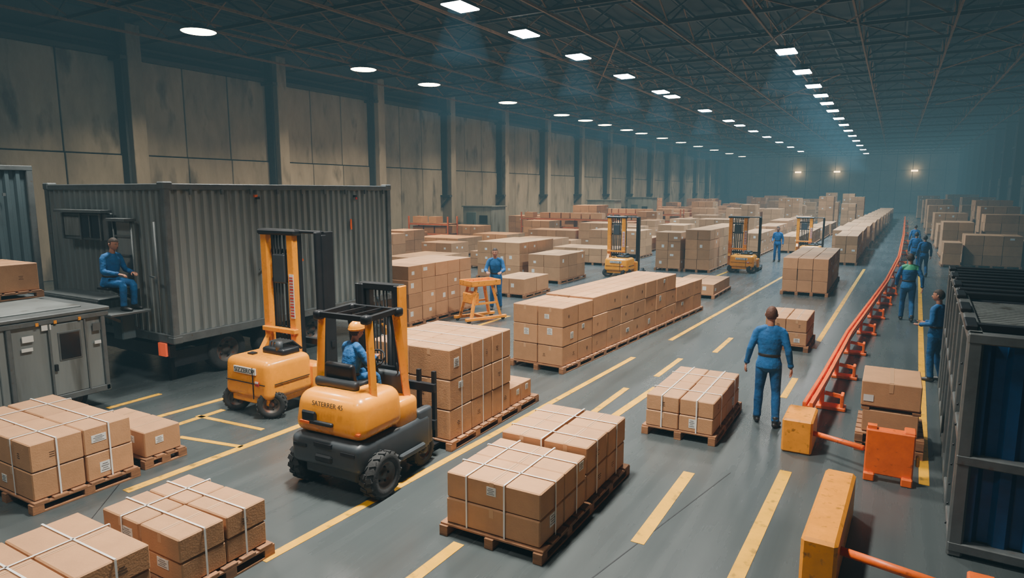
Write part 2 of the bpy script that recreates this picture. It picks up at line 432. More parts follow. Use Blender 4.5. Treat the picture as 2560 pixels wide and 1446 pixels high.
racks=((-24.5,44,7),(-24,57,8),(-26.5,33,3))
cabins=((-27.8,41,2.5,2.4),(-27.8,64,3,2.6),(-27.8,76,3,2.8))
def clash(x0,x1,y0,y1):
    for xx,yy,L in racks:
        if x1>xx-.1 and x0<xx+L+.1 and y1>yy-.1 and y0<yy+1.1:return True
    for xx,yy,L,_ in cabins:
        if x1>xx-.1 and x0<xx+L+.1 and y1>yy-.1 and y0<yy+2.1:return True
    return False
for row in range(26):
    y=21.5+row*3.9*(1+row*.01)
    x=-27
    lim=-15.5 if y<26 else (-11 if y<34 else (-10.2 if y<60 else -7.8))
    while x<lim-1.2:
        w=R.uniform(1.2,3.6)
        if x+w>lim:w=lim-x
        if R.random()<.88 and w>.8:
            h=R.choice((.8,1.0,1.2,1.45,1.6,1.1)) + (R.choice((0,0,.5,1.3)) if y>48 else 0)
            d=R.uniform(1.4,2.9)
            if not clash(x,x+w,y,y+d):
                stack(x,x+w-.15,y,y+d,h,max(1,int(w/.65)),max(1,int(d/.7)),max(2,int(h/.42)),lab=.22)
        x+=w+R.choice((.05,.2,.9))
for x,y,h in((-6.0,66,3.1),(-6.0,72,2.5),(-4.4,70,2.4),(-3.9,75,3.0),(-5.2,84,3.3),(-7.6,92,3.4)):
    stack(x,x+1.25,y,y+1.8,h,2,3,7,lab=.2)
for x,y,w,d,h in((2.1,36.8,.75,1.6,1.15),(2.95,37.2,2.2,1.8,1.5),(5.3,38,1.6,2,1.2),(2.3,42,1.4,2.5,1.9),(4.2,43,2.2,2,2.3),(6.7,44,1.8,2,1.6),(2.4,48.5,1.7,3,1.5),(4.6,50,2,2.2,2.6),
                  (7,52,1.7,2.5,2.0),(2.5,56,2,3,2.0),(5,58,2.2,3,2.9),(2.4,64,1.8,3,2.4),(4.8,66,3,3,2.4),(2.6,74,2,4,2.8),(5.5,76,2.6,3,3),(2.7,86,2,4,2.6),(5.2,92,3,4,3.2),(2.6,102,2.4,4,3.0)):
    stack(x,x+w,y,y+d,h,max(1,int(w/.6)),3,max(2,int(h/.4)),lab=.3)
def rb():
    b=B();pallet(b,0,.75,0,1.0);pallet(b,0,.75,0,1.0,z0=.13)
    b.box((.37,.5,.42),(.66,.9,.30),'cardn',.01);pallet(b,.02,.72,.05,.95,z0=.57,h=.06,over=.0)
    b.box((.36,.5,.80),(.70,.92,.34),'cardn',.01)
    b.box((.36,.5,.972),(.05,.9,.003),'tape');b.box((.36,.037,.9),(.05,.003,.12),'tape')
    b.box((.1,.035,.74),(.12,.004,.09),'label')
    b.obj('box_pallet',(-.22,9.85,0))
rb()

# ------------------------------------------------------------------ containers
def corr(b,axis,c,a0,a1,z0,z1,k,depth=.05,pitch=.19,sgn=1):
    n=int((a1-a0)/pitch);p=(a1-a0)/n;prof=[]
    for i in range(n):
        s=a0+i*p
        prof+=[(s,0),(s+p*.34,0),(s+p*.5,-depth),(s+p*.84,-depth)]
    prof.append((a1,0));vs=[]
    for z in(z0,z1):
        for a,d in prof:
            vs.append((c+sgn*d,a,z) if axis=='y' else (a,c+sgn*d,z))
    m=len(prof);b.add(vs,[(i,i+1,m+i+1,m+i) for i in range(m-1)],k)
def wheel(b,c,r,w,tread=True,rim='rim',ang=0):
    X=Matrix.Translation(c)@Matrix.Rotation(ang,4,'Z')
    h=w/2
    b.lathe([(r*.58,-h*.8),(r*.62,-h),(r*.9,-h),(r*.985,-h*.75),(r*.985,h*.75),(r*.9,h),(r*.62,h),(r*.58,h*.8)],'rub',X)
    for s in(-1,1):
        b.lathe([(0,s*h*.55),(r*.18,s*h*.6),(r*.2,s*h*.35),(r*.42,s*h*.3),(r*.5,s*h*.75),(r*.6,s*h*.85)],rim,X)
        for i in range(5):
            a=i*2*math.pi/5;o=b.M;b.M=o@X;b.cyl((s*h*.3,r*.32*math.cos(a),r*.32*math.sin(a)),(s*h*.5,r*.32*math.cos(a),r*.32*math.sin(a)),r*.05,'blk',6);b.M=o
    if tread:
        n=18
        for i in range(n):
            for s in(-1,1):
                a=2*math.pi*(i+(.25*s))/n
                o=b.M;b.M=o@X@Matrix.Rotation(a,4,'X');b.box((s*h*.5,0,r*.985),(h*.8,r*.2,r*.09),'rub',rot=(0,0,s*.35));b.M=o
b=B();x0,x1,y0,y1,z0,z1=-15,-11,7,13.0,.82,3.62
corr(b,'y',x1-.03,y0+.1,y1-.1,z0+.1,z1-.08,'cont',.055,.17,1)
corr(b,'x',y0+.03,x0+.1,x1-.1,z0+.1,z1-.08,'cont',.05,.19,-1)
corr(b,'x',y1-.03,x0+.1,x1-.1,z0+.1,z1-.08,'cont',.05,.19,1)
corr(b,'y',x0+.03,y0+.1,y1-.1,z0+.1,z1-.08,'cont',.05,.19,-1)
b.box(((x0+x1)/2,(y0+y1)/2,z1-.06),(x1-x0-.1,y1-y0-.1,.04),'contd')
for xx in(x0+.06,x1-.06):
    for yy in(y0+.06,y1-.06):b.box((xx,yy,(z0+z1)/2),(.12,.12,z1-z0),'contf',.015)
    b.box((xx,(y0+y1)/2,z1-.03),(.13,y1-y0,.11),'contf',.012);b.box((xx,(y0+y1)/2,z0+.05),(.13,y1-y0,.16),'contf',.012)
for yy in(y0+.06,y1-.06):
    b.box(((x0+x1)/2,yy,z1-.03),(x1-x0,.13,.11),'contf',.012);b.box(((x0+x1)/2,yy,z0+.05),(x1-x0,.13,.16),'contf',.012)
for xx in(x0+.08,x1-.08):
    for yy in(y0+.08,y1-.08):
        for zz in(z0+.03,z1-.01):b.box((xx,yy,zz),(.19,.19,.14),'contf',.02)
for i in range(9):
    yy=y0+.5+i*.65;b.box((x1+.02,yy,z1-.12),(.03,.05,.1),'contf')
for i,(yy,zz) in enumerate(((8.9,3.42),(8.95,3.38),(9.05,2.1),(11.7,3.4),(10.0,2.05))):
    b.box((x1+.015,yy,zz),(.05,.07,.05),'blk' if i%2 else 'org')
b.bar((x1+.02,8.9,1.95),(x1+.02,9.4,1.95),.03,.03,'contf');b.cyl((x1+.03,9.0,1.85),(x1+.03,9.0,2.05),.015,'blk',6)
b.box((x1+.01,11.55,2.75),(.01,.05,.24),'org')
b.box((x1+.01,11.75,3.35),(.02,.05,.05),'red2')
b.box((-13.35,y0-.07,2.85),(1.55,.14,.52),'contf',.02)
b.box((-13.75,y0-.15,2.85),(.52,.03,.38),'cont',.01);b.box((-13.08,y0-.15,2.85),(.60,.03,.40),'glass')
b.box((-13.08,y0-.17,2.85),(.03,.03,.42),'contf');b.box((-13.35,y0-.16,3.14),(1.65,.2,.05),'contf')
for xx in(-14.05,-13.42,-12.74):b.box((xx,y0-.165,2.85),(.045,.03,.5),'contf')
b.box((-12.15,y0-.04,2.35),(.5,.08,1.25),'cont',.02);b.box((-12.15,y0-.13,3.0),(.62,.22,.05),'contf')
for xx in(-12.45,-11.9,-11.2):b.cyl((xx,y0-.09,1.0),(xx,y0-.09,2.98),.02,'contf',8)
for zz in(1.9,2.35,2.7):b.bar((-12.45,y0-.09,zz),(-11.9,y0-.09,zz),.03,.03,'contf')
b.bar((-11.2,y0-.14,2.0),(-11.5,y0-.05,2.0),.03,.03,'contf')
b.box((-13.35,y0-.28,1.55),(2.0,.5,.05),'contf',.01);b.box((-13.35,y0-.52,1.48),(2.0,.05,.12),'contf')
b.bar((-14.2,y0-.05,1.0),(-14.2,y0-.45,1.5),.05,.05,'contf');b.bar((-12.5,y0-.05,1.0),(-12.5,y0-.45,1.5),.05,.05,'contf')
b.box((-12.12,y0-.40,1.79),(.34,.34,.05),'blk',.01);b.bar((-12.12,y0-.02,1.55),(-12.12,y0-.42,1.77),.06,.05,'blk')
b.box((-11.9,y0-.42,1.38),(.75,.72,.05),'contf',.01);b.bar((-11.9,y0-.1,1.0),(-11.9,y0-.7,1.36),.05,.05,'contf');b.box((-12.0,y0-.3,1.1),(.3,.25,.5),'contd',.02)
for xx in(-14.3,-11.7):b.box((xx,(y0+y1)/2,.68),(.16,y1-y0-.1,.24),'blk')
for yy in(7.25,8.6,10,11.4,12.7):b.box((-13,yy,.68),(2.6,.12,.16),'blk')
b.box((-13,y0+.08,.62),(3.6,.12,.22),'blk');b.box((-11.35,y0-.01,.66),(.22,.04,.24),'red');b.box((-14.6,y0-.01,.66),(.22,.04,.24),'red')
for yy in(8.25,9.35,10.5,12.2):
    for xx in(-11.35,-14.6):wheel(b,(xx,yy,.42),.42,.26,False)
    b.cyl((-14.6,yy,.42),(-11.4,yy,.42),.06,'blk',8)
b.bar((-11.3,7.15,.45),(-11.3,7.9,.45),.04,.3,'blk')
b.box((-11.6,7.3,.3),(.1,.1,.6),'blk')
b.obj('container_trailer')
b=B();x0,x1,y0,y1,z1=-17.6,-15.15,1.5,6.9,4.0
corr(b,'y',x1-.03,y0+.1,y1-.1,.2,z1-.08,'contd',.055,.19,1);corr(b,'x',y0+.03,x0+.1,x1-.1,.2,z1-.08,'contd',.05,.19,-1);corr(b,'x',y1-.03,x0+.1,x1-.1,.2,z1-.08,'contd',.05,.19,1);corr(b,'y',x0+.03,y0+.1,y1-.1,.2,z1-.08,'contd',.05,.19,-1)
b.box(((x0+x1)/2,(y0+y1)/2,z1-.06),(x1-x0-.1,y1-y0-.1,.04),'contd')
for xx in(x0+.06,x1-.06):
    for yy in(y0+.06,y1-.06):b.box((xx,yy,z1/2),(.12,.12,z1),'contf',.015)
    b.box((xx,(y0+y1)/2,z1-.03),(.13,y1-y0,.1),'contf',.012);b.box((xx,(y0+y1)/2,.1),(.13,y1-y0,.2),'contf',.012)
for yy in(y0+.06,y1-.06):b.box(((x0+x1)/2,yy,z1-.03),(x1-x0,.13,.1),'contf',.012);b.box(((x0+x1)/2,yy,.1),(x1-x0,.13,.2),'contf',.012)
b.box((x1,6.1,3.1),(.06,.12,.2),'contf');b.box((x1+.02,6.35,3.45),(.03,.05,.06),'contf')
b.obj('shipping_container')
b=B();x0,x1,y0,y1,z0,z1=-14,-11.05,1.2,5.85,.28,1.60
b.box(((x0+x1)/2,(y0+y1)/2,(z0+z1)/2),(x1-x0,y1-y0,z1-z0),'cont',.015)
b.box(((x0+x1)/2,(y0+y1)/2,z1+.03),(x1-x0+.14,y1-y0+.14,.06),'contf',.012)
b.box(((x0+x1)/2,(y0+y1)/2,z1+.07),(x1-x0-.5,y1-y0-.4,.03),'cont',.01)
b.box((x1+.03,(y0+y1)/2,z1-.05),(.05,y1-y0+.1,.08),'contf',.01);b.box((x1+.02,(y0+y1)/2,z0+.04),(.05,y1-y0,.1),'contf',.01)
for yy in(y1-.04,4.48,y0+.04):b.box((x1+.02,yy,(z0+z1)/2),(.05,.07,z1-z0),'contf',.01)
for i in range(12):b.box((x1+.012,4.38-i*.24,(z0+z1)/2),(.03,.1,z1-z0-.1),'cont',.01)
b.box((x1+.02,5.27,.93),(.03,.50,1.12),'cont',.012);b.box((x1+.035,5.29,1.13),(.02,.34,.46),'contf',.01);b.box((x1+.045,5.29,1.13),(.02,.28,.40),'glass')
for q in(5.01,5.53):b.box((x1+.03,q,.93),(.03,.025,1.15),'contf')
b.box((x1+.05,5.06,.82),(.05,.04,.10),'blk');b.box((x1+.04,5.7,1.35),(.02,.12,.12),'contf');b.box((x1+.04,5.7,1.1),(.02,.10,.05),'label')
b.box((x1+.03,4.98,1.47),(.02,.13,.10),'label');b.box((x1+.03,4.72,1.33),(.02,.15,.09),'label');b.box((x1+.03,4.7,1.17),(.02,.15,.05),'label')
b.box((x1+.05,4.85,1.53),(.03,.04,.05),'yelb');b.box((x1+.05,5.1,1.53),(.03,.04,.05),'yelb');b.box((x1+.05,5.45,1.53),(.03,.04,.05),'yelb')
for yy in(5.4,2.0):
    for xx in(-11.3,-13.7):wheel(b,(xx,yy,.2),.2,.12,False)
    b.cyl((-13.7,yy,.2),(-11.3,yy,.2),.03,'blk',8)
b.obj('cabin_trailer')
stack(-14.0,-12.75,4.4,5.75,.60,2,2,1,True,z=1.695)
b=B();x0,x1,y0,y1,z1=0,3.3,0,6.5,2.2
corr(b,'y',x0+.05,y0+.1,y1-.1,.15,z1-.1,'contd',.05,.19,-1);corr(b,'y',x1-.05,y0+.1,y1-.1,.15,z1-.1,'contd',.05,.19,1)
corr(b,'x',y0+.07,x0+.1,x1-.1,.15,z1-.1,'blue',.07,.24,-1);corr(b,'x',y1-.05,x0+.1,x1-.1,.15,z1-.1,'blue',.05,.2,1)
for xx in(x0+.06,x1-.06):
    for yy in(y0+.05,y1-.05):b.box((xx,yy,z1/2),(.13,.13,z1),'contf',.02)
    for zz in(z1-.04,.1,1.15):b.box((xx,(y0+y1)/2,zz),(.12,y1-y0,.10),'contf',.012)
for zz in(z1-.04,.1,.98):
    b.box(((x0+x1)/2,y0+.04,zz),(x1-x0,.12,.10),'contf',.012)
b.box(((x0+x1)/2,y1-.05,z1-.04),(x1-x0,.12,.1),'contf',.012)
for i in range(7):b.box((x0+.02,y0+.9+i*.85,z1/2),(.06,.07,z1-.15),'contf',.01)
for i in range(3):b.box((x0+1.0+i*.9,y0+.02,z1/2),(.07,.06,z1-.1),'contf',.01)
b.box(((x0+x1)/2,1.7,z1-.08),(x1-x0-.1,1.7,.04),'cont')
for i in range(14):b.box(((x0+x1)/2,.9+i*.12,z1-.05),(x1-x0-.2,.04,.03),'cont')
for i in range(9):b.box(((x0+x1)/2,2.8+i*.42,z1+.0),(x1-x0-.05,.16,.08),'blk',.01)
b.box(((x0+x1)/2,.45,z1+.0),(x1-x0,.12,.06),'blk')
b.box(((x0+x1)/2,(2.7+y1)/2,z1-.45),(x1-x0-.2,y1-2.7,.04),'blk')
for q in range(6):b.box((x0+.03,y0+.4+q*1.1,z1+.03),(.1,.5,.05),'blk',.01)
for q in range(9):b.cyl((x0-.02,y0+.06,.3+q*.2),(x0-.035,y0+.06,.3+q*.2),.012,'blk',6)
b.obj('metal_crate_container',(.68,7.3,0),math.radians(-2))

# ------------------------------------------------------------------ barrier
b=B()
path=[(-.88,10.05),(-.80,11.8),(-.66,15.9),(-.36,20.8),(-.05,26),(.35,36),(.7,55),(1.2,96)]
def px_(y):
    for (xa,ya),(xb,yb) in zip(path,path[1:]):
        if y<=yb:return xa+(xb-xa)*(y-ya)/(yb-ya)
    return path[-1][0]
for (xa,ya),(xb,yb) in zip(path,path[1:]):
    b.bar((xa-.045,ya,.45),(xb-.045,yb,.45),.045,.10,'org');b.bar((xa+.045,ya,.47),(xb+.045,yb,.47),.045,.06,'org')
    b.bar((xa,ya,.44),(xb,yb,.44),.09,.03,'org')
    b.bar((xa-.03,ya,.24),(xb-.03,yb,.24),.04,.08,'org')
for yy in(11.6,13.7,15.9,18.3,20.8,23.5,26,31,36,43,52,62,75,88):
    xx=px_(yy)
    b.box((xx,yy,.22),(.07,.10,.44),'org',.01);b.box((xx+.14,yy,.03),(.44,.26,.06),'org',.012)
    b.box((xx+.30,yy,.15),(.05,.22,.24),'org',.01);b.bar((xx+.04,yy,.25),(xx+.28,yy,.22),.04,.06,'org')
b.obj('guard_rail')
b=B();b.box((0,0,.235),(.38,.7,.47),'yelb',.025);b.cyl((.05,-.1,.26),(.80,-.52,.30),.035,'org',12);b.obj('barrier_end_block',(-.92,9.62,0))
b=B();b.box((0,0,.36),(.52,.16,.56),'org',.015);b.box((.2,.05,.33),(.12,.22,.66),'org',.012)
for xx in(-.2,.2):b.box((xx,0,.05),(.12,.26,.10),'org',.012)
b.box((-.2,0,.66),(.1,.1,.04),'org');b.box((.3,.02,.3),(.04,.1,.12),'yelb',.01);b.obj('barrier_plate',(.16,8.93,0))
b=B();b.box((0,0,.235),(.30,1.75,.47),'yelb',.03)
b.cyl((.1,-.55,.27),(1.15,-.65,.22),.04,'org',14);b.cyl((1.0,-.63,.225),(1.18,-.65,.22),.055,'org',14)
b.box((1.2,-.6,.17),(.2,.28,.34),'org',.015);b.box((1.42,-.6,.10),(.3,.3,.2),'org',.015)
b.obj('barrier_beam',(-.33,6.9,0),math.radians(-2))
b=B();b.loft([(0,0,0),(0,0,.5),(.05,.02,.7),(.14,.05,.78)],[.02,.02,.02,.02],'yelb',seg=8);b.box((0,0,.02),(.2,.2,.04),'yelb');b.obj('barrier_hook',(-.05,11.3,0))

for (xx,yy,L) in racks+((5.5,81,2.5),):
    b=B()
    for dx in(0,L):
        for dy in(0,1):b.box((dx,dy,1.0),(.08,.08,2.0),'orgr')
    for z in(.9,1.5):
        for dy in(0,1):b.box((L/2,dy,z),(L,.06,.08),'orgr')
    b.box((L/2,.5,.95),(L,1,.04),'wood');b.box((L/2,.5,1.55),(L,1,.04),'wood')
    for zz in(1.18,1.78):
        q=.2
        while q<L-.9:
            w=R.uniform(.5,.9);b.box((q+w/2,.5,zz),(w,.7,.4),'card');q+=w+R.choice((.1,.6))
    b.obj('storage_rack',(xx,yy,0))
for (xx,yy,w,h) in cabins:
    b=B();b.box((w/2,1,h/2),(w,2,h),'cont',.03);b.box((w/2,1,h+.04),(w+.15,2.15,.08),'contf',.01)
    b.box((w*.3,-.02,1.0),(.8,.04,2.0),'contd',.01);b.box((w*.72,-.02,1.5),(.7,.04,.6),'glass',.01);b.box((w*.3+.3,-.05,1.0),(.04,.04,.12),'blk')
    b.box((w*.72,-.03,1.17),(.8,.05,.05),'contf');b.obj('site_cabin',(xx,yy,0))

# ------------------------------------------------------------------ forklifts
def forklift_main():
    b=B()
    b.rbox((.02,.46,.46),(1.02,1.15,.46),'dk',b=.07,seg=3)
    b.rbox((0,-.12,.52),(1.06,.46,.36),'dk',b=.09,seg=4);b.box((0,.0,.30),(.8,.5,.2),'dk',.03)
    b.box((0,-.345,.47),(.26,.06,.09),'blk',.02);b.box((0,-.355,.63),(.26,.03,.05),'blk')
    for s in(-1,1):b.box((s*.36,-.345,.58),(.2,.03,.035),'blk');b.box((s*.55,.60,.32),(.06,.5,.08),'dk',.02)
    b.rbox((0,.10,.95),(1.08,.84,.50),'yel',b=.15,seg=6,shape=lambda c:(c.x*(.92 if c.z>0 else 1),c.y*(.90 if c.z>0 else 1)+(.03 if c.z>0 else 0),c.z))
    b.rbox((.0,.60,.80),(1.00,.45,.38),'yel',b=.08,seg=3)
    b.box((-.24,-.312,.93),(.22,.04,.13),'glass',.02);b.rbox((-.10,-.315,.87),(.44,.05,.05),'blk',b=.018,seg=2)
    b.box((-.28,-.335,.865),(.14,.03,.03),'org')
    b.box((.44,-.26,.80),(.08,.06,.025),'org')
    b.text('SATERRER 45',.08,Matrix.Translation((.02,-.285,1.06))@Euler((math.radians(82),0,0)).to_matrix().to_4x4(),'dk')
    b.box((0,.10,1.196),(.5,.3,.02),'yel',.005)
    b.rbox((-.10,.30,1.20),(.46,.42,.10),'blk',b=.04,seg=3)
    b.rbox((-.10,.09,1.34),(.44,.10,.30),'blk',b=.045,seg=3,rot=(.15,0,0));b.rbox((-.10,.02,1.25),(.66,.10,.12),'dk',b=.045,seg=3)
    b.rbox((0,.78,1.0),(.7,.12,.5),'dk',b=.05,seg=3);b.cyl((-.08,.76,1.15),(-.08,.68,1.38),.02,'blk',8)
    ring=[(-.08+.15*math.cos(a),.67+.15*math.sin(a)*.75,1.40+.15*math.sin(a)*.65) for a in [i*math.pi/8 for i in range(17)]]
    b.loft(ring,[.013]*17,'blk',seg=6,cap=False,side=(0,-.6,.75))
    b.bar((-.22,.67,1.4),(.06,.67,1.4),.02,.02,'blk')
    for q in(-.30,.24,.29):b.cyl((q,.76,1.15),(q,.72,1.38),.01,'blk',6)
    zt=2.05
    for s in(-1,1):
        b.bar((s*.41,.06,1.14),(s*.36-.02,.10,zt-.02),.07,.08,'yel')
        b.bar((s*.40,.72,.9),(s*.35-.03,.62,zt),.065,.08,'yel' if s>0 else 'blk')
        b.bar((s*.36-.02,.04,zt),(s*.36-.03,.66,zt+.02),.06,.06,'blk')
        for yy in(.06,.64):b.rbox((s*.36-.02,yy,zt),(.11,.12,.11),'blk',b=.03,seg=2)
    for y in(.05,.65):b.bar((-.40,y,zt+.01),(.36,y,zt+.01),.06,.06,'blk')
    for i in range(2):b.bar((-.14+i*.24,.06,zt+.02),(-.14+i*.24,.64,zt+.02),.02,.03,'blk')
    o=b.M;b.M=Matrix.Translation((-.22,-.16,0))
    for s in(-1,1):
        b.box((s*.29,1.17,1.20),(.08,.13,2.22),'blk',.01);b.box((s*.21,1.21,1.20),(.06,.1,2.15),'dk',.01)
        b.box((s*.345,1.17,1.45),(.045,.15,1.72),'yel' if s>0 else 'blk',.008);b.cyl((s*.15,1.17,.3),(s*.15,1.17,1.9),.03,'blk',10)
    for z in(.35,1.2,1.95,2.28):b.box((0,1.19,z),(.68,.12,.09),'blk',.01)
    for q in(-.08,-.02,.05,.1):b.cyl((q,1.17,.4),(q,1.17,2.25),.013,'rub',6)
    b.M=o
    b.box((0,1.22,.45),(.95,.06,.14),'blk',.01);b.box((0,1.22,.95),(.95,.06,.12),'blk',.01)
    for q in(-.44,-.2,.2,.44):b.box((q,1.24,.72),(.05,.05,.9),'blk')
    for s in(-1,1):b.box((s*.28,1.95,.075),(.12,1.45,.035),'blk');b.box((s*.28,1.28,.3),(.12,.04,.5),'blk')
    b.rbox((.46,.94,.52),(.12,.30,.5),'dk',b=.04,seg=3)
    for s in(-1,1):
        wheel(b,(s*.55,-.02,.27),.27,.20);wheel(b,(s*.40,.94,.22),.22,.18)
    b.cyl((-.5,.94,.22),(.5,.94,.22),.06,'blk',8);b.cyl((-.5,-.02,.27),(.5,-.02,.27),.06,'blk',8)
    return b
forklift_main().obj('forklift',(-5.48,5.52,0),math.radians(2))
def forklift_reach():
    b=B()
    b.rbox((0,.45,.60),(1.05,.95,.62),'yel',b=.11,seg=5,shape=lambda c:(c.x*(.95 if c.z>0 else 1),c.y*(.94 if c.z>0 else 1),c.z))
    b.box((0,.5,.26),(.85,.9,.14),'yel',.02);b.box((.32,1.0,.45),(.5,.25,.5),'yel',.04)
    b.box((0,-.025,.55),(.9,.012,.012),'blk');b.box((.53,.45,.55),(.012,.7,.012),'blk')
    b.box((.18,-.025,.55),(.012,.012,.5),'blk')
    b.box((0,-.02,.74),(.50,.02,.10),'label')
    b.text('SIZZEROP',.105,Matrix.Translation((0,-.032,.705))@Euler((math.radians(90),0,0)).to_matrix().to_4x4(),'dk')
    b.box((.28,-.03,.56),(.10,.012,.08),'red2',.01);b.box((.28,-.035,.58),(.07,.012,.03),'label');b.box((-.2,.3,.92),(.12,.1,.03),'blk')
    b.rbox((.1,.62,.94),(.5,.36,.14),'blk',b=.04,seg=2)
    for i in range(5):b.loft([(-.05+i*.07,.5,.9),(-.06+i*.07,.55,1.08),(.0+i*.07,.7,1.10),(.02+i*.07,.86,.95)],[.022]*4,'rub',seg=7)
    b.cyl((.2,.5,.95),(.2,.5,1.12),.06,'dk',10)
    for x,k in((-.74,'yel'),(-.10,'yel'),(.50,'blk')):
        w=.15 if k=='yel' else .07
        b.box((x,1.13,1.55),(w,.13,2.6),k,.012);b.box((x+.03,1.22,1.55),(w*.7,.1,2.5),'blk',.01)
    b.box((.50,1.3,1.5),(.06,.3,2.7),'blk',.01)
    b.box((-.40,1.13,2.83),(.92,.2,.1),'blk',.03);b.box((.18,1.2,2.84),(.7,.1,.05),'blk',.01)
    for z in(2.5,2.0,1.15,.6):b.box((-.42,1.2,z),(.56,.06,.07),'blk')
    for q in(-.57,-.50,-.42,-.32,-.24):b.cyl((q,1.16,.4),(q,1.16,2.8),.022,'rub',7)
    b.box((-.42,1.14,2.2),(.3,.1,.5),'dk',.02)
    b.box((-.08,1.06,1.75),(.1,.01,.75),'label');
    for i in range(14):b.box((-.08,1.053,1.42+i*.05),(.08,.006,.018 if i%3 else .03),'red2')
    b.bar((-.74,1.1,1.0),(-.72,.9,.75),.1,.08,'yel');b.box((-.4,1.05,1.15),(.8,.1,.08),'yel',.01)
    b.box((-.1,1.35,.5),(1.3,.08,.12),'blk');b.box((-.1,1.35,.95),(1.3,.08,.1),'blk')
    for s in(-1,1):b.box((s*.4,1.9,.07),(.14,1.1,.05),'blk');b.box((s*.4,1.38,.3),(.14,.05,.5),'blk');b.box((s*.5,1.5,.14),(.12,.9,.14),'dk',.02);wheel(b,(s*.5,1.9,.14),.14,.1,False)
    wheel(b,(-.40,.12,.21),.21,.15,True,'rim',math.radians(-55));wheel(b,(.42,.12,.22),.22,.16,True,'rim',math.radians(-50))
    b.box((0,.12,.26),(.7,.1,.1),'blk');b.box((0,.9,.2),(.7,.1,.1),'blk')
    return b
fb=forklift_reach();fo=fb.obj('forklift',(-8.62,6.62,0))
def inst(me,name,loc,rz=0,sc=(1,1,1)):
    o=bpy.data.objects.new(name,me);o.location=loc;o.rotation_euler=(0,0,rz);o.scale=sc;C.objects.link(o);return o
inst(fo.data,'forklift',(-5.6,29.7,0),0,(1,1,.84))
inst(fo.data,'forklift',(-9.8,25.6,0),0,(1,1,.86))
inst(fo.data,'forklift',(-3.7,37.6,0),0,(1,1,.75))
b=B()
b.box((0,0,1.0),(.62,.95,.05),'yelb',.01)
for s in(-1,1):b.box((s*.3,0,1.06),(.03,.95,.14),'yelb',.005);b.box((0,s*.46,1.06),(.62,.03,.14),'yelb',.005)
for s in(-1,1):
    b.bar((s*.2,-.25,1.0),(s*.3,-.48,.08),.07,.07,'yelb');b.bar((s*.2,.25,1.0),(s*.3,.48,.08),.07,.07,'yelb')
    b.bar((s*.27,-.36,.5),(s*.27,.36,.5),.05,.05,'yelb');b.box((s*.3,0,.1),(.09,1.3,.08),'yelb',.01)
    for q in(-.55,.55):wheel(b,(s*.3,q,.06),.06,.04,False)
b.box((0,.0,.1),(.6,.09,.08),'yelb');b.box((0,-.30,.65),(.4,.3,.3),'yelb',.03)
b.obj('work_cart',(-9.70,15.1,0),math.radians(-25))
b=B()
b.box((0,0,.12),(1.9,.12,.1),'yelb',.01);b.box((0,.5,.12),(1.9,.12,.1),'yelb',.01);b.box((-.9,.25,.2),(.3,.6,.25),'yelb',.02);b.box((.9,.25,.12),(.12,.6,.1),'yelb',.01)
b.bar((-.95,.25,.3),(-1.15,.25,.95),.05,.05,'blk');b.box((-1.15,.25,.97),(.06,.4,.05),'blk')
for q in(-.8,.8):
    for w in(0,.5):wheel(b,(q,w,.07),.07,.05,False,ang=math.pi/2)
b.obj('pallet_jack',(-9.6,12.6,0),math.radians(50))

# ------------------------------------------------------------------ people
def remesh(bb,vox,it=5):
    me=bb.mesh('tmp');o=bpy.data.objects.new('tmp',me);C.objects.link(o)
    r=o.modifiers.new('r','REMESH');r.mode='VOXEL';r.voxel_size=vox
    sm=o.modifiers.new('s','SMOOTH');sm.iterations=it;sm.factor=.5
    dg=bpy.context.evaluated_depsgraph_get();dg.update()
    m=bpy.data.meshes.new_from_object(o.evaluated_get(dg))
    bpy.data.objects.remove(o);return m
STAND=dict(pel=(0,0,.95),chest=(0,.0,1.28),neck=(0,-.01,1.48),head=(0,.02,1.655),
  shL=(-.175,0,1.41),elL=(-.245,-.03,1.14),wrL=(-.265,.05,.91),shR=(.175,0,1.41),elR=(.245,-.03,1.14),wrR=(.265,.05,.91),
  hipL=(-.085,0,.93),knL=(-.105,.03,.50),anL=(-.12,-.02,.10),hipR=(.085,0,.93),knR=(.105,.03,.50),anR=(.12,-.02,.10),toeL=0,toeR=0)
def hand(b,w,d,n,k='skin',side=1,curl=.5):
    w=Vector(w);d=Vector(d).normalized();n=Vector(n);n=(n-d*n.dot(d)).normalized();s=d.cross(n)*side
    b.loft([w-d*.02,w+d*.02,w+d*.06,w+d*.09],[(.024,.018),(.030,.017),(.040,.016),(.038,.013)],k,side=s,seg=10)
    for i,(o,L) in enumerate(((-.029,.066),(-.010,.078),(.010,.073),(.028,.057))):
        p=w+d*.085+s*(-o);pts=[p-d*.012,p];a=0;q=p
        for t in(.42,.33,.25):
            a+=curl*(.55+.15*i*.3);q=q+(d*math.cos(a)+n*math.sin(a))*L*t;pts.append(q)
        b.loft(pts,[.0095,.0095,.009,.008,.0065],k,side=s,seg=7)
    p=w+d*.03+s*.028
    b.loft([p,p+s*.022+d*.022+n*.008,p+s*.034+d*.046+n*.016,p+s*.036+d*.066+n*.026],[.013,.012,.010,.008],k,side=n,seg=7)
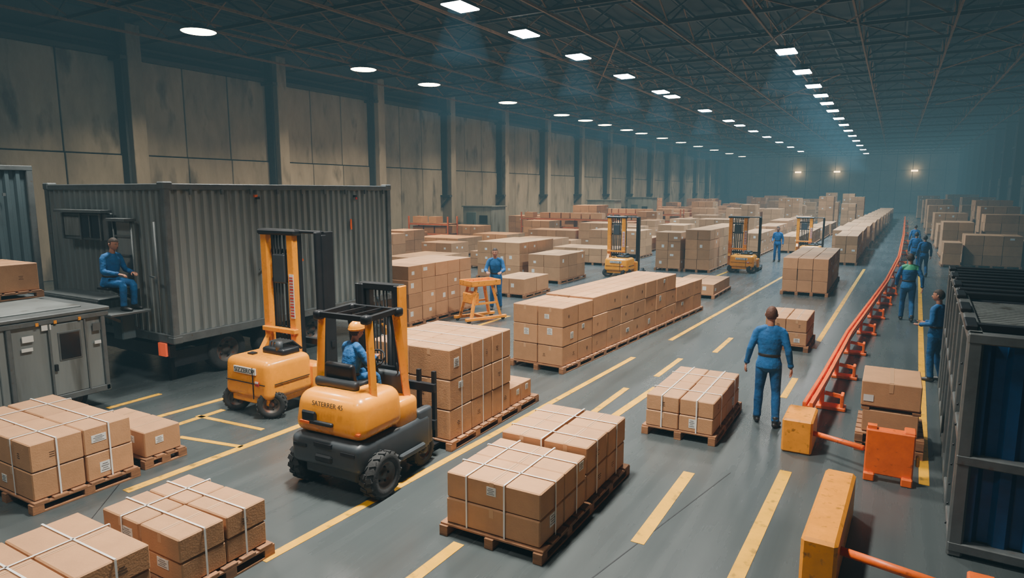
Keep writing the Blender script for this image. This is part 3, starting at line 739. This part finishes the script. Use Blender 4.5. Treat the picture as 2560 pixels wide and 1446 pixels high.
def head(b,c,yaw,pitch,hair,helmet=None):
    o=b.M;b.M=o@Matrix.Translation(c)@Matrix.Rotation(yaw,4,'Z')@Matrix.Rotation(pitch,4,'X')
    nu,nv=36,30;vs=[];g=lambda x,s:math.exp(-(x/s)**2)
    def P(u,v,push=0):
        th=math.pi*v/nv;ph=2*math.pi*u/nu
        x=math.sin(th)*math.cos(ph);y=math.sin(th)*math.sin(ph);z=math.cos(th)
        X,Y,Z=x*.077,y*.098,z*.118
        if z<0:
            X*=1-.26*z*z;
            if y<0:Y*=1-.35*z*z
            else:Y*=1-.06*z*z
        else:
            q=1+.10*z*z*(1-z);X*=q;Y*=q
        if y>0:
            Y+=.026*g(x,.16)*g(z+.18,.17)
            Y-=.010*(g(x-.38,.2)+g(x+.38,.2))*g(z-.02,.13)
            Y+=.006*g(z-.18,.1)*g(x,.5)
            Y+=.006*g(x,.3)*g(z+.50,.09)
            Y+=.014*g(x,.35)*g(z+.80,.18)
        return (X*(1+push),Y*(1+push),Z*(1+push)),(x,y,z)
    fs=[]
    for v in range(nv+1):
        for u in range(nu):vs.append(P(u,v)[0])
    for v in range(nv):
        for u in range(nu):
            fs.append((v*nu+u,v*nu+(u+1)%nu,(v+1)*nu+(u+1)%nu,(v+1)*nu+u))
    b.add(vs,fs,'skin',True)
    hv=[];hf=[];idx={}
    def hv_(u,v):
        u%=nu
        if (u,v) not in idx:
            _,n=P(u,v);e=min(max(n[2]-.30 if n[1]>.12 else n[2]+.45,0),.3)/.3
            p,_=P(u,v,.015+.075*e);idx[(u,v)]=len(hv);hv.append(p)
        return idx[(u,v)]
    for v in range(nv):
        for u in range(nu):
            _,n=P(u+.5,v+.5)
            if n[2]>.46 or (n[1]<.10 and n[2]>.05) or (n[1]<-.25 and n[2]>-.50):
                hf.append((hv_(u,v),hv_(u+1,v),hv_(u+1,v+1),hv_(u,v+1)))
    b.add(hv,hf,hair,True)
    for s in(-1,1):
        b.loft([(s*.078,-.005,.022),(s*.086,-.012,.012),(s*.086,-.010,-.012),(s*.078,-.002,-.03)],[(.006,.014),(.007,.018),(.006,.014),(.005,.008)],'skin',side=(1,0,0),seg=8)
        b.loft([(s*.029,.083,.004),(s*.029,.089,.004)],[(.012,.007),(.009,.005)],'label',seg=8);b.loft([(s*.029,.088,.004),(s*.029,.0925,.004)],[.0055,.004],'eye',seg=8)
        b.bar((s*.016,.096,.024),(s*.044,.088,.024),.006,.006,hair)
    b.loft([(-.022,.092,-.060),(0,.101,-.060),(.022,.092,-.060)],[.004,.006,.004],'lip',seg=6,side=(0,0,1))
    if helmet:
        n1=24;vs=[];fs=[]
        for v in range(9):
            th=math.pi*.5*v/8
            for u in range(n1):
                ph=2*math.pi*u/n1;vs.append((.10*math.sin(th)*math.cos(ph),.125*math.sin(th)*math.sin(ph),.035+.115*math.cos(th)))
        for v in range(8):
            for u in range(n1):fs.append((v*n1+u,v*n1+(u+1)%n1,(v+1)*n1+(u+1)%n1,(v+1)*n1+u))
        b.add(vs,fs,helmet,True)
        b.loft([(0,.0,.028),(0,0,.040)],[(.106,.132),(.102,.128)],helmet,seg=20,side=(1,0,0));b.rbox((0,.135,.034),(.13,.07,.014),helmet,b=.005,seg=2)
        b.loft([(0,-.11,.08),(0,-.04,.145),(0,.04,.148),(0,.11,.09)],[.012]*4,helmet,seg=6)
    b.M=o
def person(loc,rz,J=None,sc=1,hair='hair',helmet=None,vest=False,hy=0,hp=0,curl=.5,belt=True,name='worker',palm=None):
    j=dict(STAND);j.update(J or {})
    V={k:Vector(v) if isinstance(v,tuple) else v for k,v in j.items()}
    t=B();across=(V['shR']-V['shL']).normalized()
    up=(V['chest']-V['pel']);pel=V['pel'];ch=V['chest'];nk=V['neck'];un=up.normalized()
    t.loft([pel-un*.06,pel+un*.0,pel+up*.35,pel+up*.75,ch+(nk-ch)*.2,ch+(nk-ch)*.55,ch+(nk-ch)*.8,nk],
           [(.165,.118),(.168,.124),(.150,.110),(.172,.124),(.180,.122),(.158,.102),(.112,.082),(.062,.060)],'cloth',side=across,seg=20)
    t.loft([pel-un*.075,pel-un*.03,pel+up*.2],[(.184,.140),(.181,.137),(.160,.118)],'cloth',side=across,seg=20)
    for s in'LR':
        sh,el,wr=V['sh'+s],V['el'+s],V['wr'+s]
        inn=ch+(nk-ch)*.70+(sh-ch)*.30
        t.loft([inn,sh+(inn-sh)*.12,sh+(el-sh)*.12,sh+(el-sh)*.45,el-(el-sh)*.10,el,el+(wr-el)*.18,el+(wr-el)*.5,wr-(wr-el)*.10,wr],[.056,.062,.062,.056,.050,.049,.050,.045,.038,.040],'cloth',seg=14)
        hp_,kn,an=V['hip'+s],V['kn'+s],V['an'+s]
        t.loft([hp_+(hp_-kn)*.08,hp_,hp_+(kn-hp_)*.3,hp_+(kn-hp_)*.65,kn-(kn-hp_)*.06,kn+(an-kn)*.10,kn+(an-kn)*.35,kn+(an-kn)*.8,an],[.085,.098,.090,.076,.066,.064,.066,.056,.060],'cloth2',seg=14)
    m=remesh(t,.011,3)
    b=B();b.v=[tuple(v.co) for v in m.vertices]
    i1=b.mi('cloth');i2=b.mi('cloth2');i3=b.mi('vest')
    def dseg(p,a,c):
        d=c-a;t_=max(0,min(1,(p-a).dot(d)/d.length_squared));return (p-(a+d*t_)).length
    for p in m.polygons:
        b.f.append(list(p.vertices));b.sm.append(True);c=p.center
        dl=min(dseg(c,V['hip'+s]+(V['kn'+s]-V['hip'+s])*.12,V['kn'+s]) for s in'LR');dl=min(dl,min(dseg(c,V['kn'+s],V['an'+s]) for s in'LR'))
        dt=min(dseg(c,pel,nk)-.06,min(dseg(c,V['sh'+s],V['el'+s]) for s in'LR')+.0,min(dseg(c,V['el'+s],V['wr'+s]) for s in'LR'))
        k=i2 if (dl<dt and (c-pel).dot(un)<-.075) else i1
        if vest and (c-ch).dot(un)>.08 and dseg(c,ch,nk)<.19:k=i3
        b.m.append(k)
    if belt:b.loft([pel+up*.30,pel+up*.40],[(.157,.117),(.156,.116)],'shoe',side=across,seg=20)
    b.loft([nk-(nk-ch)*.22,nk+(V['head']-nk)*.02],[(.078,.072),(.062,.060)],'vest' if vest else 'cloth',side=across,seg=14)
    b.loft([nk-(nk-ch)*.1,nk+(V['head']-nk)*.35,V['head']-Vector((0,0,.03))],[.054,.050,.053],'skin',seg=14)
    head(b,V['head'],hy,hp,hair,helmet)
    for s in'LR':
        wr,el=V['wr'+s],V['el'+s];d=(wr-el).normalized();sg=-1 if s=='L' else 1
        n=Vector((-sg,0,0)) if palm is None else Vector(palm)
        b.loft([wr-d*.02,wr+d*.012],[.043,.041],'cloth2',seg=12)
        hand(b,wr+d*.02,d,n,'skin',-sg if palm is None else sg,curl)
        an,kn=V['an'+s],V['kn'+s];ta=j['toe'+s] if not isinstance(j['toe'+s],tuple) else 0
        f=Vector((math.sin(ta),math.cos(ta),0));sd=Vector((f.y,-f.x,0))
        base=Vector((an.x,an.y,an.z-.055))
        b.loft([an+Vector((0,0,.06)),an,base+f*.0],[(.048,.050),(.050,.056),(.045,.055)],'shoe',side=sd,seg=12)
        b.loft([base-f*.06,base-f*.03+Vector((0,0,.0)),base+f*.05,base+f*.12-Vector((0,0,.008)),base+f*.18-Vector((0,0,.015))],[(.030,.032),(.040,.042),(.044,.042),(.048,.032),(.034,.022)],'shoe',side=sd,seg=12)
    return b.obj(name,loc,rz,sc)
rad=math.radians
person((-1.47,10.3,0),rad(4),dict(elL=(-.26,-.05,1.15),wrL=(-.31,.02,.92),elR=(.26,-.06,1.15),wrR=(.30,-.02,.92),
   knL=(-.12,.05,.50),anL=(-.13,.06,.10),knR=(.12,.0,.50),anR=(.14,-.12,.10),toeL=-.2,toeR=.25),hair='hairr',sc=1.02)
person((.48,20.8,0),rad(6),dict(elL=(-.26,.02,1.16),wrL=(-.26,.14,.95),elR=(.28,-.08,1.17),wrR=(.30,-.08,.93),knL=(-.1,.1,.51),anL=(-.1,.12,.1),knR=(.1,-.02,.5),anR=(.1,-.22,.12)),sc=1.04,vest=True)
person((1.2,32.2,0),rad(10),dict(knL=(-.1,.08,.51),anL=(-.1,.10,.1),anR=(.1,-.15,.1)),sc=.97)
person((.95,34.6,0),rad(-5),None,sc=.97)
person((1.1,43.,0),rad(0),None,sc=.95)
person((.84,14.3,0),rad(60),dict(elL=(-.26,-.04,1.15),wrL=(-.14,.22,1.08),elR=(.26,-.04,1.15),wrR=(.12,.25,1.10),knL=(-.1,.03,.5),anR=(.11,-.1,.1)),sc=.97,palm=(0,0,1),hy=.2)
person((-5.0,35.6,0),rad(175),dict(wrR=(.2,.2,1.05)),sc=1.0)
person((-10.2,16.75,0),rad(205),dict(chest=(0,.08,1.26),neck=(0,.13,1.46),head=(0,.18,1.63),shL=(-.175,.10,1.40),shR=(.175,.10,1.40),elL=(-.26,.22,1.15),wrL=(-.2,.42,1.12),elR=(.26,.22,1.15),wrR=(.2,.42,1.12)),palm=(0,0,-1),sc=1.06)
SIT=dict(pel=(0,0,.53),chest=(0,.06,.86),neck=(0,.10,1.06),head=(0,.15,1.235),shL=(-.175,.07,1.0),shR=(.175,.07,1.0),
   elL=(-.25,.12,.74),wrL=(-.17,.36,.70),elR=(.25,.12,.74),wrR=(.17,.36,.70),hipL=(-.09,.02,.52),hipR=(.09,.02,.52),knL=(-.12,.42,.50),knR=(.12,.42,.50),anL=(-.12,.40,.10),anR=(.12,.40,.10))
person((-12.12,6.58,1.405),rad(-75),SIT,sc=.95,palm=(0,0,-1),hp=-.15,name='seated_worker')
DR=dict(SIT);DR.update(elL=(-.27,.14,.80),wrL=(-.14,.32,.84),elR=(.27,.14,.80),wrR=(.16,.32,.84),knL=(-.12,.36,.58),knR=(.12,.36,.58),anL=(-.12,.42,.2),anR=(.12,.42,.2))
person((-5.62,5.78,.76),rad(-14),DR,sc=.86,palm=(0,0,-1),helmet='yel',name='forklift_driver')

# beam glow under the nearer lamps, imitated by self-lit volume cones
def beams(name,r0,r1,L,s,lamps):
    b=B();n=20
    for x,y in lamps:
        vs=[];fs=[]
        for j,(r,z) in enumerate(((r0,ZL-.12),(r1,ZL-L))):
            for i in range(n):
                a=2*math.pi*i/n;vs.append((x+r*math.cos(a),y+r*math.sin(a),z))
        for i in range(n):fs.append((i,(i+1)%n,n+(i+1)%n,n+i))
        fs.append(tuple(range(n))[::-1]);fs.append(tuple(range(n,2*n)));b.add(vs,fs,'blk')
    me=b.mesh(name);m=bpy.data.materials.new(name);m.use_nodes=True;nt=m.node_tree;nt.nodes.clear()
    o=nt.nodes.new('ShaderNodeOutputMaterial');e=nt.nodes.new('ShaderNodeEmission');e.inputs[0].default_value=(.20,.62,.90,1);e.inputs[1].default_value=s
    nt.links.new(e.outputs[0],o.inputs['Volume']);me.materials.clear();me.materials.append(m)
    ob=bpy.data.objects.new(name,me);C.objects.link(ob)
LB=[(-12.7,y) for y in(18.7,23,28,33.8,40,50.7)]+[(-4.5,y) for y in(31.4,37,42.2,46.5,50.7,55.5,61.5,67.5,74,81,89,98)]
beams('beam_glow',.42,1.0,1.7,.022,LB)
beams('beam_glow',.44,1.6,3.6,.008,LB)

w=bpy.data.worlds.new('World');bpy.context.scene.world=w;w.use_nodes=True;nt=w.node_tree
nt.nodes['Background'].inputs[0].default_value=(.25,.4,.5,1);nt.nodes['Background'].inputs[1].default_value=.01
a=nt.nodes.new('ShaderNodeVolumeAbsorption');e=nt.nodes.new('ShaderNodeEmission');ad=nt.nodes.new('ShaderNodeAddShader')
DEN=.0056;a.inputs['Color'].default_value=(0,0,0,1);a.inputs['Density'].default_value=DEN
e.inputs[0].default_value=(.24,.48,.56,1);e.inputs[1].default_value=DEN*.46  # even self-glow added to the air in place of lamplight scattered by haze
nt.links.new(a.outputs[0],ad.inputs[0]);nt.links.new(e.outputs[0],ad.inputs[1]);nt.links.new(ad.outputs[0],nt.nodes['World Output'].inputs['Volume'])

f=1650.;cam=bpy.data.cameras.new('camera');cam.lens=36*f/2560;cam.sensor_width=36;cam.clip_end=400
co=bpy.data.objects.new('camera',cam);C.objects.link(co);co.location=(0,0,3.5)
co.rotation_euler=(math.radians(90-8.378),0,math.radians(29.925))
bpy.context.scene.camera=co
